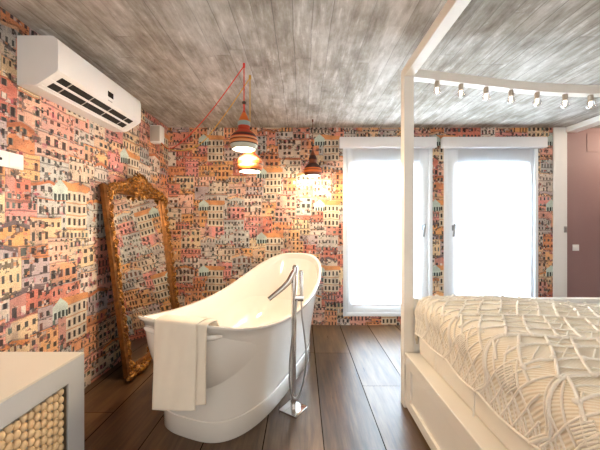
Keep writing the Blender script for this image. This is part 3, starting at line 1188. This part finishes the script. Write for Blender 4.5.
hose = spline([(0.056, 0, 0.770), (0.060, -0.004, 0.66), (0.078, -0.012, 0.52), (0.088, -0.02, 0.40), (0.080, -0.028, 0.27), (0.050, -0.036, 0.15),
               (0.018, -0.042, 0.105), (-0.012, -0.044, 0.135), (-0.026, -0.040, 0.25), (-0.018, -0.034, 0.42), (0.006, -0.026, 0.60), (0.022, -0.018, 0.74), (0.026, -0.01, 0.772)], 9)
MB().tube(hose, 0.0062, 8).build('shower_hose', M['steel'], fil)

# ------------------------------------------------------------------ gilded mirror leaning on the left wall
BL = Vector((-1.467, 2.417, 0.012))
BR = Vector((-1.42, 3.37, 0.012))
mu = (BR - BL).normalized()
mup = Vector((-0.215, 0, 1.62))
mup = (mup - mu * mup.dot(mu)).normalized()
mn = mu.cross(mup).normalized()              # faces the room
if mn.x < 0:
    mn = -mn
MM = Matrix(((mu.x, mup.x, mn.x, BL.x), (mu.y, mup.y, mn.y, BL.y), (mu.z, mup.z, mn.z, BL.z), (0, 0, 0, 1)))
MWd, MHt = (BR - BL).length, 1.64
mir = thing('mirror', 'tall mirror in a carved gold frame leaning against the papered left wall', 'mirror', tuple(BL))
mir.matrix_world = MM
FWd = 0.070
MB().box(FWd - 0.01, MWd - FWd + 0.01, FWd - 0.01, MHt - FWd + 0.01, -0.006, 0.004).build('mirror_glass', M['mirror'], mir, smooth=False)


def frame_bar(mb, p0, p1, wdt):
    """moulding of stepped profile along a side; p0->p1 outer edge, inner side to the left"""
    d = (Vector(p1) - Vector(p0)).normalized()
    s = Vector((-d.y, d.x))
    prof = [(0.0, -0.018), (0.0, 0.018), (0.014, 0.034), (0.032, 0.040), (0.042, 0.030), (0.050, 0.024), (0.058, 0.028), (0.066, 0.020), (wdt, 0.008), (wdt, -0.018)]
    rows = []
    for (c, miter) in ((Vector(p0), 1), (Vector(p1), -1)):
        rows.append([mb.bm.verts.new((c.x + s.x * a + d.x * a * miter, c.y + s.y * a + d.y * a * miter, z)) for a, z in prof])
    n = len(prof)
    for i in range(n):
        mb.bm.faces.new((rows[0][i], rows[0][(i + 1) % n], rows[1][(i + 1) % n], rows[1][i]))


fr = MB()
cs = [(0, 0), (MWd, 0), (MWd, MHt), (0, MHt)]
for i in range(4):
    frame_bar(fr, cs[i], cs[(i + 1) % 4], FWd)
fr.build('frame', M['gold_flat'], mir, angle=25)
cv = MB()
r2 = random.Random(11)


def leaf(x, y, z, ang, L, wd, curl=0.02):
    """carved acanthus leaf: a bent tapered ridge with lobes"""
    dx, dy = math.cos(ang), math.sin(ang)
    N = 6
    pts, rad = [], []
    for i in range(N + 1):
        t = i / N
        pts.append((x + dx * L * t, y + dy * L * t, z + curl * math.sin(PI * t) + 0.25 * curl * t))
        rad.append(max(0.002, wd * math.sin(PI * (0.12 + 0.86 * t)) ** 0.8))
    cv.tube(pts, rad, 7)
    for i in (1, 2, 3, 4):
        t = i / N
        for sg in (1, -1):
            ox, oy = -dy * sg * wd * 0.9, dx * sg * wd * 0.9
            cv.ball((x + dx * L * t + ox, y + dy * L * t + oy, z + curl * math.sin(PI * t) * 0.7), wd * 0.62, (1, 1, 0.7), None, 6, 4)


def scroll(x, y, z, R, a0, turns, sgn, r):
    pts, rad = [], []
    N = int(18 * turns)
    for i in range(N + 1):
        t = i / N
        a = a0 + sgn * turns * 2 * PI * t
        q = R * (1 - 0.80 * t)
        pts.append((x + q * math.cos(a), y + q * math.sin(a), z + 0.012 * t))
        rad.append(r * (1 - 0.45 * t))
    cv.tube(pts, rad, 7)
    cv.ball((x, y, z + 0.012), r * 1.3, (1, 1, 1), None, 7, 5)


# runs of leaves along the four sides
for side in (0, 1, 2, 3):
    p0, p1 = Vector(cs[side]), Vector(cs[(side + 1) % 4])
    d = (p1 - p0).normalized()
    s = Vector((-d.y, d.x))
    L = (p1 - p0).length
    n = int(L / 0.075)
    for i in range(n):
        c = p0 + d * (0.05 + (L - 0.1) * (i + 0.5) / n) + s * 0.026
        up = 1 if side in (1,) else -1 if side == 3 else (1 if i < n / 2 else -1)
        ang = math.atan2(d.y, d.x) + (0 if up > 0 else PI) + r2.uniform(-0.45, 0.45)
        leaf(c.x, c.y, 0.032, ang, 0.075 + r2.uniform(-0.01, 0.02), 0.012 + r2.uniform(0, 0.005), 0.013)
        if i % 2 == 0:
            cc = c + s * 0.030
            cv.ball((cc.x, cc.y, 0.030), 0.010, (1, 1, 0.8), None, 6, 4)
# corner clusters
for (cx, cy) in cs:
    sx, sy = (1 if cx == 0 else -1), (1 if cy == 0 else -1)
    for k in range(5):
        a = math.atan2(sy, sx) + (k - 2) * 0.55
        leaf(cx + sx * 0.03, cy + sy * 0.03, 0.036, a, 0.095, 0.015, 0.018)
    scroll(cx + sx * 0.05, cy + sy * 0.05, 0.045, 0.035, 0, 1.3, sx * sy, 0.011)
# lower corners: scrolled feet that spread on the floor
for (cx, sg) in ((0.0, -1), (MWd, 1)):
    for k in range(3):
        leaf(cx - sg * 0.06, 0.035 + 0.012 * k, 0.050 + 0.012 * k, 0 if sg > 0 else PI, 0.115 - 0.02 * k, 0.020, 0.020)
    leaf(cx - sg * 0.03, 0.026, 0.055, 0.0 if sg < 0 else PI, 0.19, 0.022, 0.032)
    leaf(cx - sg * 0.03, 0.030, 0.060, 0.0 if sg > 0 else PI, 0.11, 0.024, 0.020)
    cv.ball((cx + sg * 0.045, 0.020, 0.066), 0.024, (1.5, 0.75, 0.9), None, 8, 6)
# lower middle cartouche
for k in range(7):
    a = PI * (0.05 + 0.9 * k / 6)
    leaf(MWd / 2, 0.045, 0.040, a, 0.10, 0.018, 0.02)
# crest in the middle of the top
mx, my = MWd / 2, MHt - 0.02
for k in range(9):
    a = PI * (0.06 + 0.88 * k / 8)
    leaf(mx + 0.02 * math.cos(a), my + 0.045, 0.040, a, 0.120 + 0.03 * math.sin(a), 0.020, 0.030)
for sg in (1, -1):
    scroll(mx + sg * 0.145, my + 0.045, 0.045, 0.060, PI / 2, 1.6, -sg, 0.015)
    scroll(mx + sg * 0.075, my + 0.100, 0.050, 0.036, PI / 2, 1.5, -sg, 0.012)
    for k in range(4):
        leaf(mx + sg * (0.16 + 0.055 * k), my + 0.035 - 0.012 * k, 0.036, (0.25 if sg > 0 else PI - 0.25), 0.105, 0.018, 0.02)
    leaf(mx + sg * 0.06, my - 0.035, 0.035, -PI / 2 + sg * 0.9, 0.06, 0.014, 0.016)
leaf(mx, my - 0.02, 0.040, -PI / 2, 0.07, 0.018, 0.022)
cv.ball((mx, my + 0.05, 0.065), 0.038, (0.9, 1.2, 0.8), None, 10, 8)
cv.ball((mx, my + 0.140, 0.050), 0.017, (1, 1.2, 0.9), None, 8, 6)
cv.build('carved_ornament', M['gold'], mir, angle=60)
bk = MB().box(0.02, MWd - 0.02, 0.02, MHt - 0.02, -0.022, -0.010)
bk.build('backing_board', M['gold_flat'], mir, smooth=False)

# ------------------------------------------------------------------ air conditioner
AY0, AY1, AZ0 = 1.75, 2.650, 2.140
ac = thing('air_conditioner', 'white split air conditioner mounted high on the papered left wall', 'air conditioner', (XL, (AY0 + AY1) / 2, AZ0))
AD, AH = 0.248, 0.298
prof = [(0, 0.0), (0.105, 0.0), (0.125, 0.006), (AD - 0.012, 0.078), (AD - 0.002, 0.090), (AD, 0.105), (AD, AH - 0.045), (AD - 0.008, AH - 0.018), (AD - 0.028, AH - 0.003), (AD - 0.05, AH), (0, AH)]
hl_ = (AY1 - AY0) / 2
body_prof = [(0, 0.0), (0.105, 0.0), (0.112, 0.020), (AD - 0.050, 0.096), (AD - 0.016, 0.096), (AD - 0.014, AH - 0.02), (AD - 0.05, AH - 0.002), (0, AH - 0.002)]
b = MB().prism(body_prof, 'y', -hl_ + 0.020, hl_ - 0.020)
b.build('body', M['plastic'], ac, smooth=False)
for sgn in (-1, 1):
    e = MB().prism(prof, 'y', sgn * hl_, sgn * (hl_ - 0.0215))
    e.build('end_cap', M['plastic'], ac, angle=30)
fp = MB().prism([(AD - 0.0145, 0.080), (AD - 0.002, 0.090), (AD, 0.105), (AD, AH - 0.045), (AD - 0.008, AH - 0.018), (AD - 0.028, AH - 0.003), (AD - 0.05, AH), (AD - 0.05, AH - 0.004), (AD - 0.0145, AH - 0.03)], 'y', -hl_ + 0.0215, hl_ - 0.0215)
fp.build('front_panel', M['plastic'], ac, angle=30)
cvt = MB().prism([(0.108, 0.013), (AD - 0.022, 0.0835), (AD - 0.040, 0.104), (0.095, 0.034)], 'y', -hl_ + 0.06, hl_ - 0.06)
cvt.build('air_outlet', M['dark'], ac, smooth=False)
for (t0, t1) in ((0.0, 0.12), (0.47, 0.57), (0.90, 1.0)):
    x0, z0 = lerp(0.110, AD - 0.014, t0), lerp(0.004, 0.079, t0)
    x1, z1 = lerp(0.110, AD - 0.014, t1), lerp(0.004, 0.079, t1)
    lv = MB().prism([(x0, z0), (x1, z1), (x1 - 0.010, z1 + 0.014), (x0 - 0.010, z0 + 0.014)], 'y', -hl_ + 0.0215, hl_ - 0.0215)
    lv.build('louver', M['plastic'], ac, smooth=False)
for yy in (-0.30, -0.10, 0.10, 0.30):
    lv = MB().prism([(0.112, 0.012), (AD - 0.024, 0.078), (AD - 0.036, 0.094), (0.100, 0.028)], 'y', yy - 0.003, yy + 0.003)
    lv.build('deflector', M['plastic_grey'], ac, smooth=False)
for sgn in (-1, 1):
    yy = sgn * (hl_ - 0.042)
    MB().prism([(0.1085, 0.0095), (AD - 0.014, 0.0795), (AD - 0.030, 0.104), (0.095, 0.030)], 'y', yy - 0.0205, yy + 0.0205).build('outlet_end', M['plastic'], ac, smooth=False)
MB().box(AD - 0.001, AD + 0.002, 0.000, 0.062, 0.130, 0.172, 0.001).build('display', M['black'], ac, smooth=False)
for k in range(4):
    MB().box(AD - 0.001, AD + 0.001, 0.004 + k * 0.012, 0.013 + k * 0.012, 0.098, 0.106).build('badge_letter', M['steel'], ac, smooth=False)

# junction box near the corner
jb = thing('junction_box', 'small white square junction box high on the left wall past the air conditioner', 'junction box', (XL, 3.315, 2.32))
MB().box(0, 0.125, -0.045, 0.055, -0.098, 0.098, 0.012, 3).build('box', M['plastic'], jb)
MB().box(0.01, 0.115, -0.050, -0.043, -0.085, 0.085, 0.003).build('cover', M['plastic_grey'], jb)

# double socket plate on the left wall
so = thing('socket_plate', 'white socket plate with two dark holes on the left wall under the air conditioner', 'socket', (XL, 1.66, 1.675))
MB().box(0, 0.012, -0.13, 0.121, -0.046, 0.046, 0.004).build('plate', M['plastic'], so)
MB().box(0.0115, 0.0145, 0.030, 0.112, -0.036, 0.036, 0.002).build('blank_insert', M['plastic'], so)
for yy in (-0.062, -0.018):
    q = MB().lathe([(0, 0.0146), (0.0085, 0.0146), (0.0085, 0.010), (0, 0.010)], n=14, M=Matrix.Translation((0, yy, -0.004)) @ Matrix.Rotation(PI / 2, 4, 'Y'))
    q.build('socket_hole', M['black'], so)

# ------------------------------------------------------------------ pendants
def shade_profile(s=1.0):
    outer = [(0.082, 0.000), (0.094, 0.012), (0.1045, 0.032), (0.1095, 0.056), (0.106, 0.078), (0.097, 0.100), (0.082, 0.120), (0.063, 0.136), (0.050, 0.146), (0.043, 0.158),
             (0.045, 0.174), (0.048, 0.184), (0.048, 0.210), (0.044, 0.218), (0.037, 0.234), (0.027, 0.256), (0.017, 0.278), (0.010, 0.294), (0.008, 0.302)]
    return [(r * s, z * s) for r, z in outer]


def make_pendant(name, label, loc, s, stops, cordmat, power, hook, cable, cord_label=None):
    root = thing(name, label, 'pendant lamp', loc, 'striped pendant lamps over the tub')
    prof = shade_profile(s)
    inner = [(r - 0.005 * s, z + 0.002) for r, z in prof[:9]]
    mb = MB().lathe(prof + [(0.0, 0.303 * s)], n=40)
    mb.build('shade', striped_shade(name + ' ' + cordmat + ' stripes', stops), root)
    MB().lathe([prof[0]] + inner + [(0, inner[-1][1])], n=40).build('lining', M['shade_lining'], root)
    bz_ = 0.022 * s
    pf = []
    for k in range(11):
        th = PI * k / 10
        pf.append((0.066 * s * math.sin(th) if 0 < k < 10 else 0.0, bz_ + 0.030 - 0.028 * math.cos(th)))
    MB().lathe(pf, n=28).build('light_bulb', M['bulb_glow'], root)
    top = 0.300 * s
    MB().tube([(0, 0, top - 0.01), (0, 0, top + 0.050 * s)], 0.0065, 8).build('flex_sleeve', M[cordmat], root)
    MB().ball((0, 0, top + 0.062 * s), 0.0165 * s, (1, 1, 0.85), None, 12, 8).build('cord_grip', M['knob'], root)
    L = Vector(loc)
    pts = [(0, 0, top + 0.062 * s), Vector((hook[0], hook[1], ZC - 0.02)) - L]
    if cable:
        pts = [pts[0], pts[1]]
        mbx = MB().tube(pts, 0.0042, 6)
        mbx.tube([Vector(p) - L for p in spline([(hook[0], hook[1], ZC - 0.02)] + cable, 12)], 0.0042, 6)
        mbx.build('flex', M[cordmat], root)
    else:
        MB().tube(pts, 0.0038, 6).build('flex', M[cordmat], root)
    hk = MB().tube([Vector((hook[0], hook[1], ZC)) - L, Vector((hook[0], hook[1], ZC - 0.03)) - L], 0.009, 10)
    hk.build('ceiling_hook', M[cordmat], root)
    ld = bpy.data.lights.new('lamp_light', 'POINT')
    ld.energy = power
    ld.color = LAMP_COLOR
    ld.shadow_soft_size = 0.045
    lo = bpy.data.objects.new('lamp_light', ld)
    C.objects.link(lo)
    lo.parent = root
    lo.location = (0, 0, -0.012)
    return root


OR, DK, PE, GB, CR, BR_, RD, TL = srgb(206, 104, 40), srgb(58, 36, 34), srgb(226, 150, 100), srgb(150, 168, 164), srgb(222, 208, 186), srgb(120, 66, 44), srgb(186, 66, 42), srgb(196, 200, 188)
st1 = [(0, TL), (0.085, TL), (0.10, DK), (0.125, PE), (0.17, OR), (0.195, DK), (0.215, PE), (0.26, RD), (0.285, DK), (0.33, BR_), (0.36, RD), (0.56, GB), (0.67, OR), (0.88, RD)]
st2 = [(0, DK), (0.04, OR), (0.10, PE), (0.16, BR_), (0.19, OR), (0.26, PE), (0.33, RD), (0.45, OR), (0.6, CR), (0.7, OR)]
st3 = [(0, DK), (0.05, BR_), (0.11, OR), (0.19, BR_), (0.22, OR), (0.27, DK), (0.45, BR_), (0.6, DK), (0.75, BR_)]
make_pendant('pendant_lamp', 'highest striped orange and grey pendant lamp on a red cord above the tub', (-0.448, 2.240, 1.874), 1.0, st1, 'red_cord', LAMP_POWER[0], (-0.448, 2.240),
             [(-0.77, 2.53, 2.315), (-1.06, 2.80, 2.185), (-1.30, 3.02, 2.12), (-1.48, 3.20, 2.13), (-1.60, 3.30, 2.225)])
make_pendant('pendant_lamp', 'orange striped pendant lamp on an ochre cord, hanging lower behind the highest lamp', (-0.434, 2.420, 1.736), 1.0, st2, 'yellow_cord', LAMP_POWER[1], (-0.434, 2.420),
             [(-0.71, 2.64, 2.285), (-0.98, 2.87, 2.115), (-1.20, 3.02, 2.075), (-1.44, 3.20, 2.12), (-1.62, 3.32, 2.225)])
make_pendant('pendant_lamp', 'dark brown striped pendant lamp hanging close to the back wall left of the window', (0.128, 3.44, 1.870), 1.0, st3, 'brown_cord', LAMP_POWER[2], (0.128, 3.44), None)

# ------------------------------------------------------------------ sideboard with beaded doors
CX0, CX1, CY0, CY1, CZ = XL + 0.005, -1.160, 0.42, 1.545, 0.620
cab = thing('sideboard', 'white sideboard with wooden bead door panels in the near left corner', 'sideboard', (CX1, CY1, 0))


def cpart(mb, name, mat, parent=cab, **kw):
    return unparented_local(mb.build(name, mat, parent, **kw), cab)


q = MB()
q.box(CX0, CX1 - 0.035, CY0, CY1, 0.0, CZ - 0.012)
cpart(q, 'carcass', M['cabinet'], smooth=False)
cpart(MB().box(CX0, CX1, CY0, CY1, CZ - 0.012, CZ, 0.002), 'counter_top', M['cabinet_top'], smooth=False)
PZ0, PZ1 = 0.085, 0.508
for d, (dy0, dy1) in enumerate(((0.985, CY1), (CY0, 0.980))):
    py0, py1 = dy0 + 0.085, dy1 - 0.105
    q = MB()
    X0, X1 = CX1 - 0.034, CX1
    for bq in ((dy0, py0, 0.0, CZ - 0.012), (py1, dy1, 0.0, CZ - 0.012), (py0, py1, 0.0, PZ0), (py0, py1, PZ1, CZ - 0.012)):
        q.box(X0, X1, bq[0], bq[1], bq[2], bq[3])
    door = cpart(q, 'door', M['cabinet'], smooth=False)
    q = MB()
    for bq in ((py0, py0 + 0.006, PZ0, PZ1), (py1 - 0.006, py1, PZ0, PZ1), (py0, py1, PZ0, PZ0 + 0.006), (py0, py1, PZ1 - 0.006, PZ1)):
        q.box(X0 + 0.004, X1 - 0.004, bq[0], bq[1], bq[2], bq[3])
    cpart(q, 'panel_edge', M['steel'], door, smooth=False)
    # strings of turned beads, the best seen hundred as parts, the rest as one
    R = 0.0195
    cols = int((py1 - py0 - 0.014) / 0.0312)
    spots = []
    for c in range(cols):
        yy = py1 - 0.010 - 0.0150 - c * 0.0312
        zz = PZ1 - 0.010 - R - (0.5 * R if c % 2 else 0.0)
        while zz > PZ0 + R + 0.006:
            spots.append((yy, zz))
            zz -= 0.0385
    def seen(p):
        x = 302 + 290 * (CX1) / p[0]
        y = 224 + 290 * (1.3 - p[1]) / p[0]
        return x > -8 and y < 458
    vis = [p for p in spots if seen(p)] if d == 0 else []
    vis.sort(key=lambda p: p[0])
    vis = vis[:100]
    rest = [p for p in spots if p not in set(vis)]
    first = None
    for (yy, zz) in vis:
        if first is None:
            first = MB().ball((0, 0, 0), R, (0.75, 0.80, 1.0), None, 14, 10).build('wooden_bead', M['bead'], door)
            o = first
        else:
            o = first.copy()
            C.objects.link(o)
            o.parent = door
        o.location = Vector((CX1 - 0.020, yy, zz)) - cab.location
    q = MB()
    for (yy, zz) in rest:
        q.ball((CX1 - 0.020, yy, zz), R, (0.75, 0.80, 1.0), None, 10, 7)
    o = cpart(q, 'bead_strings', M['bead'], door)
    o['kind'] = 'stuff'

bpy.context.view_layer.update()
